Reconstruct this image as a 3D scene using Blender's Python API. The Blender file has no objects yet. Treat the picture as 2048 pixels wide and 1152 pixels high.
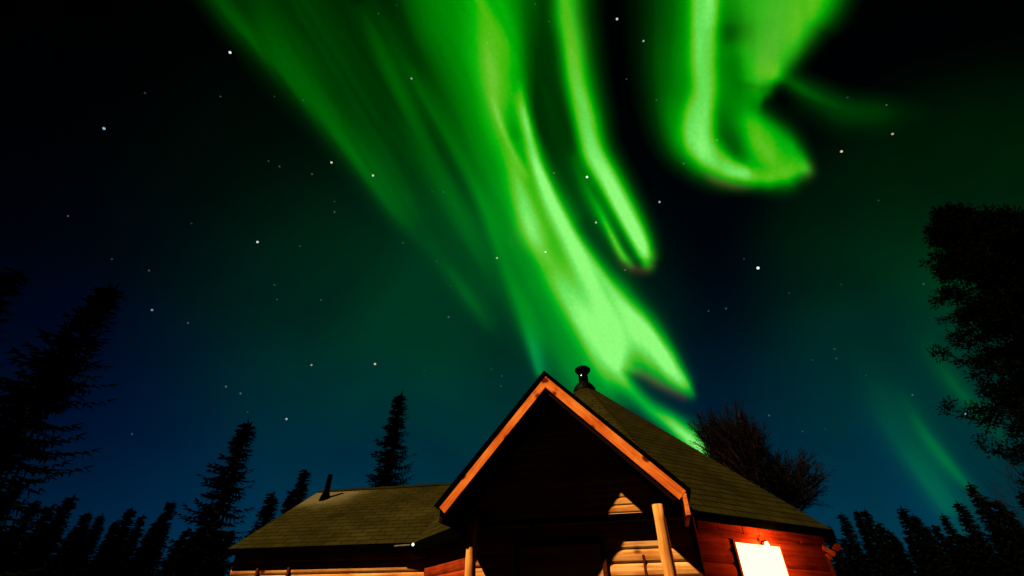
import bpy, math, random
import numpy as np
from mathutils import Vector, Matrix

S = bpy.context.scene
R = math.radians

# ------------------------------------------------------------------ camera, light, exposure
EYE = 1.6
PITCH = R(37.0)
FPX = 900.0                                     # focal length in pixels of the 2048 px wide photograph
cam_d = bpy.data.cameras.new("camera")
cam = bpy.data.objects.new("camera", cam_d)
S.collection.objects.link(cam)
cam.location = (0, 0, EYE)
cam.rotation_euler = (R(90) + PITCH, 0, 0)
cam_d.sensor_width = 36.0
cam_d.lens = FPX / 2048 * 36.0
cam_d.clip_end = 30000
S.camera = cam

S.view_settings.view_transform = 'Standard'
S.view_settings.look = 'None'
S.view_settings.gamma = 1
S.view_settings.exposure = 3.0                  # a long night exposure
EXPO = 2 ** 3.0
S.cycles.transparent_max_bounces = 32
S.cycles.max_bounces = 5

LDIR = Vector((0.884, 0.445, -1.10)).normalized()          # direction the moonlight travels
sun_d = bpy.data.lights.new("moon", 'SUN')
sun_d.energy = 5.0
sun_d.angle = R(0.5)
sun_d.color = (1.0, 0.74, 0.44)
sun = bpy.data.objects.new("moon", sun_d)
S.collection.objects.link(sun)
sun.rotation_euler = LDIR.to_track_quat('-Z', 'Y').to_euler()

CP, SP = math.cos(PITCH), math.sin(PITCH)


def ray(px, py):
    """direction in the world of a spot of the 2048 x 1152 photograph (forward component 1)"""
    x = (px - 1024) / FPX
    y = -(py - 576) / FPX
    return Vector((x, CP - SP * y, SP + CP * y))


def at(px, py, Y):
    """the point seen at a spot of the photograph at ground distance Y"""
    d = ray(px, py)
    k = Y / d.y
    return Vector((d.x * k, Y, EYE + d.z * k))


def on_plane(px, py, p, n):
    d = ray(px, py)
    o = Vector((0, 0, EYE))
    k = (p - o).dot(n) / d.dot(n)
    return o + d * k


def lin(*rgb):
    out = []
    for c in rgb:
        c /= 255.0
        out.append(c / 12.92 if c <= 0.04045 else ((c + 0.055) / 1.055) ** 2.4)
    return tuple(out)


# ------------------------------------------------------------------ node helpers
def new_mat(name):
    m = bpy.data.materials.new(name)
    m.use_nodes = True
    nt = m.node_tree
    for n in list(nt.nodes):
        nt.nodes.remove(n)
    return m, nt


def nd(nt, typ, **kw):
    n = nt.nodes.new(typ)
    for k, v in kw.items():
        if k == 'ins':
            for kk, vv in v.items():
                n.inputs[kk].default_value = vv
        else:
            setattr(n, k, v)
    return n


def math_n(nt, op, a, b=None, c=None, clamp=False):
    n = nt.nodes.new('ShaderNodeMath')
    n.operation = op
    n.use_clamp = clamp
    for i, v in enumerate((a, b, c)):
        if v is None:
            continue
        if hasattr(v, 'is_output'):
            nt.links.new(v, n.inputs[i])
        else:
            n.inputs[i].default_value = v
    return n.outputs[0]


def vscale(nt, col, fac):
    n = nt.nodes.new('ShaderNodeVectorMath')
    n.operation = 'SCALE'
    if hasattr(col, 'is_output'):
        nt.links.new(col, n.inputs[0])
    else:
        n.inputs[0].default_value = col
    if hasattr(fac, 'is_output'):
        nt.links.new(fac, n.inputs['Scale'])
    else:
        n.inputs['Scale'].default_value = fac
    return n.outputs[0]


def vadd(nt, a, b):
    n = nt.nodes.new('ShaderNodeVectorMath')
    n.operation = 'ADD'
    for i, v in enumerate((a, b)):
        if hasattr(v, 'is_output'):
            nt.links.new(v, n.inputs[i])
        else:
            n.inputs[i].default_value = v
    return n.outputs[0]


def ramp(nt, fac, stops, interp='LINEAR'):
    n = nt.nodes.new('ShaderNodeValToRGB')
    cr = n.color_ramp
    cr.interpolation = interp
    while len(cr.elements) > 1:
        cr.elements.remove(cr.elements[-1])
    cr.elements[0].position = stops[0][0]
    cr.elements[0].color = (*stops[0][1], 1)
    for p, c in stops[1:]:
        e = cr.elements.new(p)
        e.color = (*c, 1)
    nt.links.new(fac, n.inputs[0])
    return n.outputs[0]


# ------------------------------------------------------------------ the night sky (world)
world = bpy.data.worlds.new("World")
S.world = world
world.use_nodes = True
wt = world.node_tree
for n in list(wt.nodes):
    wt.nodes.remove(n)
tc = nd(wt, 'ShaderNodeTexCoord')
nrm = nd(wt, 'ShaderNodeVectorMath', operation='NORMALIZE')
wt.links.new(tc.outputs['Generated'], nrm.inputs[0])
DIRV = nrm.outputs[0]
sep = nd(wt, 'ShaderNodeSeparateXYZ')
wt.links.new(DIRV, sep.inputs[0])


def toward(px, py, inner, outer):
    """1 inside `inner` degrees of a direction, smoothly 0 beyond `outer`"""
    d = ray(px, py).normalized()
    dp = nd(wt, 'ShaderNodeVectorMath', operation='DOT_PRODUCT')
    wt.links.new(DIRV, dp.inputs[0])
    dp.inputs[1].default_value = d
    mr = nd(wt, 'ShaderNodeMapRange', interpolation_type='SMOOTHERSTEP')
    wt.links.new(dp.outputs['Value'], mr.inputs['Value'])
    mr.inputs['From Min'].default_value = math.cos(R(outer))
    mr.inputs['From Max'].default_value = math.cos(R(inner))
    return math_n(wt, 'POWER', mr.outputs['Result'], 1.7)


base = ramp(wt, sep.outputs['Z'], [
    (0.00, lin(2, 46, 72)), (0.10, lin(2, 45, 76)), (0.17, lin(0, 34, 66)), (0.25, lin(0, 22, 54)),
    (0.36, lin(0, 13, 40)), (0.48, lin(0, 7, 21)), (0.62, lin(0, 4, 9)), (0.80, lin(0, 2, 3)), (1.0, lin(0, 1, 2))])
side = toward(1040, 800, 14, 74)                # the sky is darkest away from the glow
base = vscale(wt, base, math_n(wt, 'MULTIPLY_ADD', side, 0.95, 0.10))
nz0 = nd(wt, 'ShaderNodeTexNoise', ins={'Scale': 2.2, 'Detail': 3.0, 'Distortion': 0.8})
wt.links.new(DIRV, nz0.inputs['Vector'])
patchy = math_n(wt, 'MULTIPLY_ADD', nz0.outputs['Fac'], 1.6, 0.2)
glow = [
    (880, 760, 0, 38, (0, 33, 15)), (1020, 640, 0, 28, (0, 22, 5)), (700, 480, 0, 30, (0, 9, 1)),
    (1950, 560, 0, 24, (0, 30, 1)), (1900, 860, 0, 24, (0, 27, 9)), (1500, 1020, 0, 30, (0, 16, 10)),
]
for gx, gy, gi, go, gc in glow:
    base = vadd(wt, base, vscale(wt, lin(*gc), math_n(wt, 'MULTIPLY', toward(gx, gy, gi, go), patchy)))
nz = nd(wt, 'ShaderNodeTexNoise', ins={'Scale': 3.0, 'Detail': 3.0})
wt.links.new(DIRV, nz.inputs['Vector'])
base = vscale(wt, base, math_n(wt, 'MULTIPLY_ADD', nz.outputs['Fac'], 0.5, 0.75))
bg = nd(wt, 'ShaderNodeBackground')
wt.links.new(base, bg.inputs['Color'])
bg.inputs['Strength'].default_value = 1.0 / EXPO
wo = nd(wt, 'ShaderNodeOutputWorld')
wt.links.new(bg.outputs[0], wo.inputs['Surface'])

# ------------------------------------------------------------------ object helpers
COL = S.collection


def link_mesh(name, verts, faces, mat, parent=None, smooth=False, uvs=None, loc=None):
    me = bpy.data.meshes.new(name)
    me.from_pydata([tuple(v) for v in verts], [], faces)
    if mat is not None:
        for m in (mat if isinstance(mat, (list, tuple)) else [mat]):
            me.materials.append(m)
    if uvs is not None:
        lay = me.uv_layers.new(name="UVMap")
        k = 0
        for f in uvs:
            for uv in f:
                lay.data[k].uv = uv
                k += 1
    if smooth:
        me.polygons.foreach_set('use_smooth', [True] * len(me.polygons))
    me.update()
    o = bpy.data.objects.new(name, me)
    COL.objects.link(o)
    if parent is not None:
        o.parent = parent
    if loc is not None:
        o.location = loc
    return o


def thing(name, label, cat, loc=(0, 0, 0), rotz=0.0, group=None):
    o = bpy.data.objects.new(name, None)
    COL.objects.link(o)
    o.location = loc
    o.rotation_euler = (0, 0, rotz)
    o.empty_display_size = 0.3
    tag(o, label, cat, group)
    return o


def tag(o, label, cat, group=None, kind=None):
    o['label'] = label
    o['category'] = cat
    if group:
        o['group'] = group
    if kind:
        o['kind'] = kind
    return o


class MB:
    """collects shapes for one mesh"""

    def __init__(s):
        s.v, s.f = [], []

    def add(s, v, f):
        b = len(s.v)
        s.v += [tuple(p) for p in v]
        s.f += [tuple(i + b for i in q) for q in f]

    def box(s, a, b):
        (x0, y0, z0), (x1, y1, z1) = a, b
        s.add([(x0, y0, z0), (x1, y0, z0), (x1, y1, z0), (x0, y1, z0), (x0, y0, z1), (x1, y0, z1), (x1, y1, z1), (x0, y1, z1)],
              [(0, 3, 2, 1), (4, 5, 6, 7), (0, 1, 5, 4), (1, 2, 6, 5), (2, 3, 7, 6), (3, 0, 4, 7)])

    def bar(s, p, q, w, h, up=(0, 0, 1)):
        """square bar from p to q"""
        p, q, up = Vector(p), Vector(q), Vector(up)
        d = (q - p).normalized()
        a = d.cross(up).normalized() * (w / 2)
        b = a.cross(d).normalized() * (h / 2)
        v = [p - a - b, p + a - b, p + a + b, p - a + b, q - a - b, q + a - b, q + a + b, q - a + b]
        s.add(v, [(0, 1, 2, 3), (7, 6, 5, 4), (0, 4, 5, 1), (1, 5, 6, 2), (2, 6, 7, 3), (3, 7, 4, 0)])

    def tube(s, pts, rad, n=8, cap=True):
        pts = [Vector(p) for p in pts]
        rings = []
        a = None
        for i, p in enumerate(pts):
            d = (pts[min(i + 1, len(pts) - 1)] - pts[max(i - 1, 0)]).normalized()
            if a is None:
                a = d.orthogonal().normalized()
            else:
                a = (a - d * a.dot(d)).normalized()
            b = d.cross(a)
            r = rad[i] if isinstance(rad, (list, tuple)) else rad
            rings.append([p + (a * math.cos(2 * math.pi * k / n) + b * math.sin(2 * math.pi * k / n)) * r for k in range(n)])
        v = [p for r_ in rings for p in r_]
        f = []
        for i in range(len(pts) - 1):
            for k in range(n):
                k2 = (k + 1) % n
                f.append((i * n + k, i * n + k2, (i + 1) * n + k2, (i + 1) * n + k))
        if cap:
            f.append(tuple(range(n))[::-1])
            f.append(tuple((len(pts) - 1) * n + k for k in range(n)))
        s.add(v, f)

    def lathe(s, prof, c=(0, 0, 0), n=20):
        v, f = [], []
        for r_, z in prof:
            for k in range(n):
                t = 2 * math.pi * k / n
                v.append((c[0] + r_ * math.cos(t), c[1] + r_ * math.sin(t), c[2] + z))
        for i in range(len(prof) - 1):
            for k in range(n):
                k2 = (k + 1) % n
                f.append((i * n + k, i * n + k2, (i + 1) * n + k2, (i + 1) * n + k))
        f.append(tuple(range(n))[::-1])
        f.append(tuple((len(prof) - 1) * n + k for k in range(n)))
        s.add(v, f)

    def slab(s, top, dvec):
        """polygon `top` extruded by dvec"""
        n = len(top)
        top = [Vector(p) for p in top]
        low = [p + Vector(dvec) for p in top]
        f = [tuple(range(n)), tuple(range(2 * n - 1, n - 1, -1))]
        for i in range(n):
            j = (i + 1) % n
            f.append((i, n + i, n + j, j))
        s.add(top + low, f)

    def build(s, name, mat, parent=None, smooth=False, loc=None):
        o = link_mesh(name, s.v, s.f, mat, parent, smooth, loc=loc)
        return o


# ------------------------------------------------------------------ materials
def wood_mat(name, dark, mid, light, board=0.0, rough=0.75, knots=0.0, grain=(2.0, 30.0, 30.0), bump=0.25, stain=0.5, knot_size=(0.09, 0.17)):
    m, nt = new_mat(name)
    tcn = nd(nt, 'ShaderNodeTexCoord')
    mp = nd(nt, 'ShaderNodeMapping')
    mp.inputs['Scale'].default_value = grain
    nt.links.new(tcn.outputs['Object'], mp.inputs['Vector'])
    vec = mp.outputs[0]
    if board:
        sx = nd(nt, 'ShaderNodeSeparateXYZ')
        nt.links.new(tcn.outputs['Object'], sx.inputs[0])
        bi = math_n(nt, 'FLOOR', math_n(nt, 'DIVIDE', sx.outputs['Z'], board))
        wn = nd(nt, 'ShaderNodeTexWhiteNoise', noise_dimensions='1D')
        nt.links.new(bi, wn.inputs['W'])
        off = nd(nt, 'ShaderNodeVectorMath', operation='ADD')
        cmb = nd(nt, 'ShaderNodeCombineXYZ')
        nt.links.new(math_n(nt, 'MULTIPLY', wn.outputs['Value'], 37.0), cmb.inputs['X'])
        nt.links.new(vec, off.inputs[0])
        nt.links.new(cmb.outputs[0], off.inputs[1])
        vec = off.outputs[0]
    nz = nd(nt, 'ShaderNodeTexNoise', ins={'Scale': 1.0, 'Detail': 6.0, 'Roughness': 0.62, 'Distortion': 0.6})
    nt.links.new(vec, nz.inputs['Vector'])
    big = nd(nt, 'ShaderNodeTexNoise', ins={'Scale': 2.3, 'Detail': 4.0})
    nt.links.new(tcn.outputs['Object'], big.inputs['Vector'])
    f = math_n(nt, 'ADD', math_n(nt, 'MULTIPLY', nz.outputs['Fac'], 1.0), math_n(nt, 'MULTIPLY', math_n(nt, 'SUBTRACT', big.outputs['Fac'], 0.5), stain))
    if board:
        f = math_n(nt, 'ADD', f, math_n(nt, 'MULTIPLY', math_n(nt, 'SUBTRACT', wn.outputs['Value'], 0.5), 0.28))
    col = ramp(nt, f, [(0.28, dark), (0.5, mid), (0.72, light)])
    if knots:
        vo = nd(nt, 'ShaderNodeTexVoronoi', ins={'Scale': knots, 'Randomness': 1.0})
        mp2 = nd(nt, 'ShaderNodeMapping')
        mp2.inputs['Scale'].default_value = (0.75, 1.0, 1.0)
        nt.links.new(tcn.outputs['Object'], mp2.inputs['Vector'])
        nt.links.new(mp2.outputs[0], vo.inputs['Vector'])
        kf = nd(nt, 'ShaderNodeMapRange', interpolation_type='SMOOTHSTEP')
        nt.links.new(vo.outputs['Distance'], kf.inputs['Value'])
        kf.inputs['From Min'].default_value = knot_size[0]
        kf.inputs['From Max'].default_value = knot_size[1]
        mx = nd(nt, 'ShaderNodeMix', data_type='RGBA')
        nt.links.new(kf.outputs['Result'], mx.inputs[0])
        mx.inputs[6].default_value = (dark[0] * 0.25, dark[1] * 0.13, dark[2] * 0.1, 1)
        nt.links.new(col, mx.inputs[7])
        col = mx.outputs[2]
    bs = nd(nt, 'ShaderNodeBsdfPrincipled')
    bs.inputs['Roughness'].default_value = rough
    bs.inputs['Specular IOR Level'].default_value = 0.0
    nt.links.new(col, bs.inputs['Base Color'])
    if bump:
        bp = nd(nt, 'ShaderNodeBump', ins={'Strength': bump, 'Distance': 0.006})
        nt.links.new(nz.outputs['Fac'], bp.inputs['Height'])
        nt.links.new(bp.outputs[0], bs.inputs['Normal'])
    out = nd(nt, 'ShaderNodeOutputMaterial')
    nt.links.new(bs.outputs[0], out.inputs['Surface'])
    return m


def plain_mat(name, col, rough=0.6, metal=0.0, var=0.3, scale=12.0, spec=0.04):
    m, nt = new_mat(name)
    tcn = nd(nt, 'ShaderNodeTexCoord')
    nz = nd(nt, 'ShaderNodeTexNoise', ins={'Scale': scale, 'Detail': 4.0})
    nt.links.new(tcn.outputs['Object'], nz.inputs['Vector'])
    c = ramp(nt, nz.outputs['Fac'], [(0.3, tuple(x * (1 - var) for x in col)), (0.7, tuple(min(1, x * (1 + var)) for x in col))])
    bs = nd(nt, 'ShaderNodeBsdfPrincipled')
    bs.inputs['Roughness'].default_value = rough
    bs.inputs['Metallic'].default_value = metal
    bs.inputs['Specular IOR Level'].default_value = spec
    nt.links.new(c, bs.inputs['Base Color'])
    out = nd(nt, 'ShaderNodeOutputMaterial')
    nt.links.new(bs.outputs[0], out.inputs['Surface'])
    return m


def emit_mat(name, col, strength, glow=False):
    m, nt = new_mat(name)
    em = nd(nt, 'ShaderNodeEmission')
    em.inputs['Color'].default_value = (*col, 1)
    em.inputs['Strength'].default_value = strength / EXPO
    out = nd(nt, 'ShaderNodeOutputMaterial')
    sh = em.outputs[0]
    if glow:                                    # adds its light to what shines behind it
        tr = nd(nt, 'ShaderNodeBsdfTransparent')
        ad = nd(nt, 'ShaderNodeAddShader')
        nt.links.new(sh, ad.inputs[0])
        nt.links.new(tr.outputs[0], ad.inputs[1])
        sh = ad.outputs[0]
        em.inputs['Strength'].default_value = 0.5 * strength / EXPO     # the ray leaves through two faces
    nt.links.new(sh, out.inputs['Surface'])
    return m


def shingle_mat(name, frost=False):
    """dark felt shingles; UV in metres, u along the eave and v up the slope"""
    m, nt = new_mat(name)
    uv = nd(nt, 'ShaderNodeUVMap', uv_map='UVMap')
    tcn = nd(nt, 'ShaderNodeTexCoord')
    br = nd(nt, 'ShaderNodeTexBrick')
    br.offset = 0.5
    br.inputs['Scale'].default_value = 1.0
    br.inputs['Brick Width'].default_value = 0.30
    br.inputs['Row Height'].default_value = 0.135
    br.inputs['Mortar Size'].default_value = 0.014
    br.inputs['Mortar Smooth'].default_value = 0.2
    br.inputs['Bias'].default_value = 0.0
    br.inputs['Color1'].default_value = (0.003201, 0.002709, 0.0004925, 1)
    br.inputs['Color2'].default_value = (0.004432, 0.003755, 0.0007387, 1)
    br.inputs['Mortar'].default_value = (0.002031, 0.001724, 0.0003078, 1)
    nt.links.new(uv.outputs[0], br.inputs['Vector'])
    nz = nd(nt, 'ShaderNodeTexNoise', ins={'Scale': 1.3, 'Detail': 6.0, 'Roughness': 0.65})
    nt.links.new(tcn.outputs['Object'], nz.inputs['Vector'])
    gr = nd(nt, 'ShaderNodeTexNoise', ins={'Scale': 60.0, 'Detail': 3.0, 'Roughness': 0.8})
    nt.links.new(tcn.outputs['Object'], gr.inputs['Vector'])
    k = math_n(nt, 'MULTIPLY', math_n(nt, 'MULTIPLY_ADD', nz.outputs['Fac'], 2.0, 0.0), math_n(nt, 'MULTIPLY_ADD', gr.outputs['Fac'], 1.0, 0.5))
    col = vscale(nt, br.outputs['Color'], k)
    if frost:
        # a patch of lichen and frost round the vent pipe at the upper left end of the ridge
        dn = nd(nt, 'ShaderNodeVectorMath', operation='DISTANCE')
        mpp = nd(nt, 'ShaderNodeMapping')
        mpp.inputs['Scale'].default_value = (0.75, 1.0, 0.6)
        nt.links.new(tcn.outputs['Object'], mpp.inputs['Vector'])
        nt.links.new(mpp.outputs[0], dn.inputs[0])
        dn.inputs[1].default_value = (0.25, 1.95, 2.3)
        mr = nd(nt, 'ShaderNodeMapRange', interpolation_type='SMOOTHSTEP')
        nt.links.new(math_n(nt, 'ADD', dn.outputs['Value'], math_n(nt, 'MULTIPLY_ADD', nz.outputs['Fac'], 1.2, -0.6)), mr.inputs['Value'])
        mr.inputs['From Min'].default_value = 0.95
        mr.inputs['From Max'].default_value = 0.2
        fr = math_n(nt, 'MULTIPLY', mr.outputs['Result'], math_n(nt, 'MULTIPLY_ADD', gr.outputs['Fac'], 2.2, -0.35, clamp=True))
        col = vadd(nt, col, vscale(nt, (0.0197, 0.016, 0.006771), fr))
    bs = nd(nt, 'ShaderNodeBsdfPrincipled')
    bs.inputs['Roughness'].default_value = 0.95
    bs.inputs['Specular IOR Level'].default_value = 0.0
    nt.links.new(col, bs.inputs['Base Color'])
    bp = nd(nt, 'ShaderNodeBump', ins={'Strength': 0.5, 'Distance': 0.01})
    nt.links.new(gr.outputs['Fac'], bp.inputs['Height'])
    nt.links.new(bp.outputs[0], bs.inputs['Normal'])
    out = nd(nt, 'ShaderNodeOutputMaterial')
    nt.links.new(bs.outputs[0], out.inputs['Surface'])
    return m


M_BARGE = wood_mat('pine_board', (0.09849, 0.01662, 0.002155), (0.1416, 0.03201, 0.004309), (0.1662, 0.04801, 0.008002), knots=6.5, grain=(3, 40, 40), stain=1.5, knot_size=(0.15, 0.29))
M_WALL = wood_mat('pine_siding', (0.06771, 0.01847, 0.002462), (0.1231, 0.04617, 0.009234), (0.1724, 0.0831, 0.02585), board=0.135, knots=2.6, stain=0.9)
M_PANEL = wood_mat('pine_panelling', (0.08002, 0.02216, 0.003078), (0.1293, 0.05232, 0.01108), (0.1662, 0.0831, 0.02585), board=0.08, stain=0.8)
M_RED = wood_mat('red_stained_siding', (0.01847, 0.002155, 0.0004309), (0.04309, 0.004617, 0.0008618), (0.06464, 0.008002, 0.001539), board=0.135, stain=0.7)
M_POST = wood_mat('peeled_log', (0.08002, 0.02155, 0.002462), (0.1354, 0.04925, 0.008618), (0.1662, 0.07387, 0.01847), grain=(25, 25, 2.0), knots=3.2, stain=0.6, knot_size=(0.1, 0.2))
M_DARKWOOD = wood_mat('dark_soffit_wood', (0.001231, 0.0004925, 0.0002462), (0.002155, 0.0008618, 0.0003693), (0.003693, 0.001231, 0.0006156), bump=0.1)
M_TRIM = wood_mat('dark_trim', (0.009849, 0.001847, 0.0004309), (0.01847, 0.003386, 0.0007387), (0.02462, 0.004925, 0.001231), bump=0.1)
M_ROOFEDGE = plain_mat('black_felt_edge', (0.0001477, 0.0001477, 0.0001231), 0.95, spec=0.0)
M_SHINGLE = shingle_mat('dark_shingles')
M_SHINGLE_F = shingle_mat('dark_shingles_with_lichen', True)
M_METAL = plain_mat('black_painted_steel', (0.0001231, 0.0001231, 0.0001231), 0.6, 0.0, 0.2, spec=0.005)
M_GLOSS = plain_mat('glossy_flue_pipe', (0.0001231, 0.0001231, 0.0001231), 0.16, 0.0, 0.2, spec=0.12)
M_PIPE = plain_mat('black_plastic', (0.0001231, 0.0001231, 0.0001231), 0.8, spec=0.0)
M_WHITE = plain_mat('white_painted_metal', (0.01847, 0.01477, 0.01108), 0.7)
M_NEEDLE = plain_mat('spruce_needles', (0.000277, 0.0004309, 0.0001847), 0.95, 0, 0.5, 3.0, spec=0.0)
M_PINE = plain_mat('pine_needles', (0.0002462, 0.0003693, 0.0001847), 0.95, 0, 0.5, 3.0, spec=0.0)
M_BARK = plain_mat('conifer_bark', (0.0009234, 0.000554, 0.0003078), 0.95, 0, 0.4, 6.0, spec=0.0)
M_BARK_RED = plain_mat('orange_pine_bark', (0.008618, 0.002155, 0.0006156), 0.95, 0, 0.4, 6.0, spec=0.0)
M_TWIG = plain_mat('bare_birch_twigs', (0.001108, 0.0008618, 0.0006771), 0.9, 0, 0.4, 6.0, spec=0.0)
M_WINDOW = emit_mat('lit_window_glass', (1.0, 0.80, 0.36), 2.4)
M_BULB_W = emit_mat('warm_bulb', (1.0, 0.62, 0.22), 9.0)
M_BULB = emit_mat('white_bulb', (1.0, 0.93, 0.80), 3.0)

# ------------------------------------------------------------------ ground
gm, gnt = new_mat('dark_grass_ground')
gtc = nd(gnt, 'ShaderNodeTexCoord')
gnz = nd(gnt, 'ShaderNodeTexNoise', ins={'Scale': 0.6, 'Detail': 8.0})
gnt.links.new(gtc.outputs['Object'], gnz.inputs['Vector'])
gcol = ramp(gnt, gnz.outputs['Fac'], [(0.3, (0.001, 0.0009, 0.0005)), (0.7, (0.003, 0.0025, 0.0015))])
gbs = nd(gnt, 'ShaderNodeBsdfPrincipled')
gbs.inputs['Roughness'].default_value = 1.0
gbs.inputs['Specular IOR Level'].default_value = 0.0
gnt.links.new(gcol, gbs.inputs['Base Color'])
gout = nd(gnt, 'ShaderNodeOutputMaterial')
gnt.links.new(gbs.outputs[0], gout.inputs['Surface'])
g = link_mesh('ground', [(-3000, -3000, 0), (3000, -3000, 0), (3000, 3000, 0), (-3000, 3000, 0)], [(0, 1, 2, 3)], gm)
tag(g, 'dark grassy ground around the huts and under the forest', 'ground', kind='structure')

# ------------------------------------------------------------------ wall and roof builders


def siding(mb, w, z0, z1, pitch, depth, zt=None):
    """half-log boards: outline in the local x-z plane, y is outwards (-y is the outside). zt(x)=top for gables"""
    prof = []
    k0 = math.floor(z0 / pitch)
    z = k0 * pitch
    while z < z1 - 1e-6:
        for fz, fy in ((0.0, 0.0), (0.07, -0.45), (0.2, -0.85), (0.5, -1.0), (0.8, -0.85), (0.93, -0.45)):
            zz = z + fz * pitch
            if z0 <= zz <= z1:
                prof.append((zz, fy * depth))
        z += pitch
    prof.append((z1, 0.0))
    return prof


def flat_wall(name, width, z0, z1, pitch, depth, mat, parent, matrix, x0=None, gable=None):
    """a siding wall centred on its local x; gable=(half, apex_z, base_z, centre) clips it to a triangle"""
    prof = siding(None, width, z0, z1, pitch, depth)
    xa, xb = (-width / 2, width / 2) if x0 is None else x0
    v, f = [], []

    def ends(z):
        if gable:
            half, za, zb, c = gable
            h = half * max(0.0, (za - z) / (za - zb))
            return max(xa, c - h), min(xb, c + h)
        return xa, xb
    for z, y in prof:
        a, b = ends(z)
        v += [(a, y, z), (b, y, z), (a, 0.06, z), (b, 0.06, z)]
    for i in range(len(prof) - 1):
        p, q = 4 * i, 4 * (i + 1)
        f += [(p, p + 1, q + 1, q), (p + 3, p + 2, q + 2, q + 3), (p + 2, p, q, q + 2), (p + 1, p + 3, q + 3, q + 1)]
    n = 4 * (len(prof) - 1)
    f += [(0, 2, 3, 1), (n, n + 1, n + 3, n + 2)]
    o = link_mesh(name, v, f, mat, parent)
    o.matrix_local = matrix
    return o


def shingle_face(V, F, UV, a, b, c, d, course=0.135, lift=0.003, u0=0.0):
    """courses of shingles on the quad a,b (eave) c,d (top; c above b, d above a)"""
    a, b, c, d = map(Vector, (a, b, c, d))
    e = (b - a).normalized()
    up = (d - a)
    up = (up - e * up.dot(e))
    slope = up.length
    upn = up / slope
    nrm_ = e.cross(upn).normalized()
    if nrm_.z < 0:
        nrm_ = -nrm_
    n = max(1, int(round(slope / course)))
    for i in range(n):
        t0, t1 = i / n, (i + 1) / n
        p0, p1 = a.lerp(d, t0), b.lerp(c, t0)
        q0, q1 = a.lerp(d, t1), b.lerp(c, t1)
        k = len(V)
        V += [p0 + nrm_ * lift, p1 + nrm_ * lift, q1 + nrm_ * 0.001, q0 + nrm_ * 0.001, p0, p1]
        uv = lambda p: ((p - a).dot(e) + u0, (p - a).dot(upn))
        F.append((k, k + 1, k + 2, k + 3))
        UV.append([uv(p0), uv(p1), uv(q1), uv(q0)])
        F.append((k + 4, k + 5, k + 1, k))
        UV.append([uv(p0), uv(p1), uv(p1), uv(p0)])


# ------------------------------------------------------------------ the octagonal hut
CX, CY = 1.59, 9.22
A0 = -106.0
RE, RW = 3.53, 3.37
ZE, ZA = 2.62, 5.90
T22 = math.tan(R(22.5))
hut = thing('timber_hut', 'octagonal timber hut with shingled pyramid roof and pale gabled porch', 'hut', (CX, CY, 0))


def nvec(a):
    return Vector((math.cos(R(a)), math.sin(R(a)), 0))


def facet_matrix(a, r, s=0.0, z=0.0):
    """local x along the facet (to the viewer's right), local -y outwards"""
    n = nvec(a)
    t = Vector((-n.y, n.x, 0))
    p = n * r + t * s
    return Matrix(((t.x, -n.x, 0, p.x), (t.y, -n.y, 0, p.y), (0, 0, 1, z), (0, 0, 0, 1)))


def corners(r):
    """plan corners of the octagon; corner k lies between face k and face k + 1; two faces stand a little nearer the centre"""
    rr = [r] * 8
    rr[2] -= 0.31
    rr[7] -= 0.13
    out = []
    for k in range(8):
        a, b = nvec(A0 + 45 * k), nvec(A0 + 45 * (k + 1))
        r1, r2 = rr[k], rr[(k + 1) % 8]
        det = a.x * b.y - a.y * b.x
        out.append(Vector(((r1 * b.y - r2 * a.y) / det, (a.x * r2 - b.x * r1) / det, 0)))
    return out


WV, EV = corners(RW), corners(RE)


def edge_matrix(p, q):
    t = (q - p).normalized()
    n = Vector((t.y, -t.x, 0))
    m_ = (p + q) / 2
    return Matrix(((t.x, -n.x, 0, m_.x), (t.y, -n.y, 0, m_.y), (0, 0, 1, 0), (0, 0, 0, 1)))


for k in range(8):
    p, q = WV[k - 1], WV[k]
    m = M_WALL if k == 0 else M_RED
    o = flat_wall('wall', (q - p).length - 0.004, 0.0, ZE + 0.02, 0.135, 0.022 if k == 0 else 0.013, m, hut, edge_matrix(p, q))
    if k == 0:
        o['label'] = 'pale pine front wall under the porch, crossed by sharp shadows'
    if k == 1:
        o['label'] = 'red lit wall around the glowing window'
    if k == 7:
        o['label'] = 'dark red side wall left of the porch'
    # corner board where two wall faces meet
    mb = MB()
    c = q * (1 + 0.012 / q.length)
    mb.tube([(c.x, c.y, 0), (c.x, c.y, ZE)], 0.035, 6)
    mb.build('corner_board', M_TRIM, hut)

# roof: eight shingled faces, thick black eave edge, soffit
V, F, UV = [], [], []
TOPF = 0.03
UPZ = lambda p, z: Vector((p.x, p.y, z))
for k in range(8):
    p, q = EV[k - 1], EV[k]
    zt = ZE + (ZA - ZE) * (1 - TOPF)
    shingle_face(V, F, UV, UPZ(p, ZE), UPZ(q, ZE), UPZ(q * TOPF, zt), UPZ(p * TOPF, zt), u0=k * 3.0)
hut_roof = link_mesh('roof', V, F, M_SHINGLE, hut, uvs=UV)
mb = MB()
sf = MB()
for k in range(8):
    p, q = EV[k - 1], EV[k]
    drop = 0.15 if k == 7 else 0.085
    z1 = ZE - 0.004
    if k:                # the porch opens on face 0
        mb.slab([UPZ(p * 1.004, z1), UPZ(q * 1.004, z1), UPZ(q * 0.991, z1), UPZ(p * 0.991, z1)], (0, 0, -drop))
    wp, wq = WV[k - 1] * 0.985, WV[k] * 0.985
    sf.slab([UPZ(p * 0.990, ZE - 0.03), UPZ(q * 0.990, ZE - 0.03), UPZ(wq, ZE - 0.03), UPZ(wp, ZE - 0.03)], (0, 0, 0.02))
mb.build('eave_edge', M_ROOFEDGE, hut_roof)
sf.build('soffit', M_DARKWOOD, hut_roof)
mb = MB()
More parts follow.
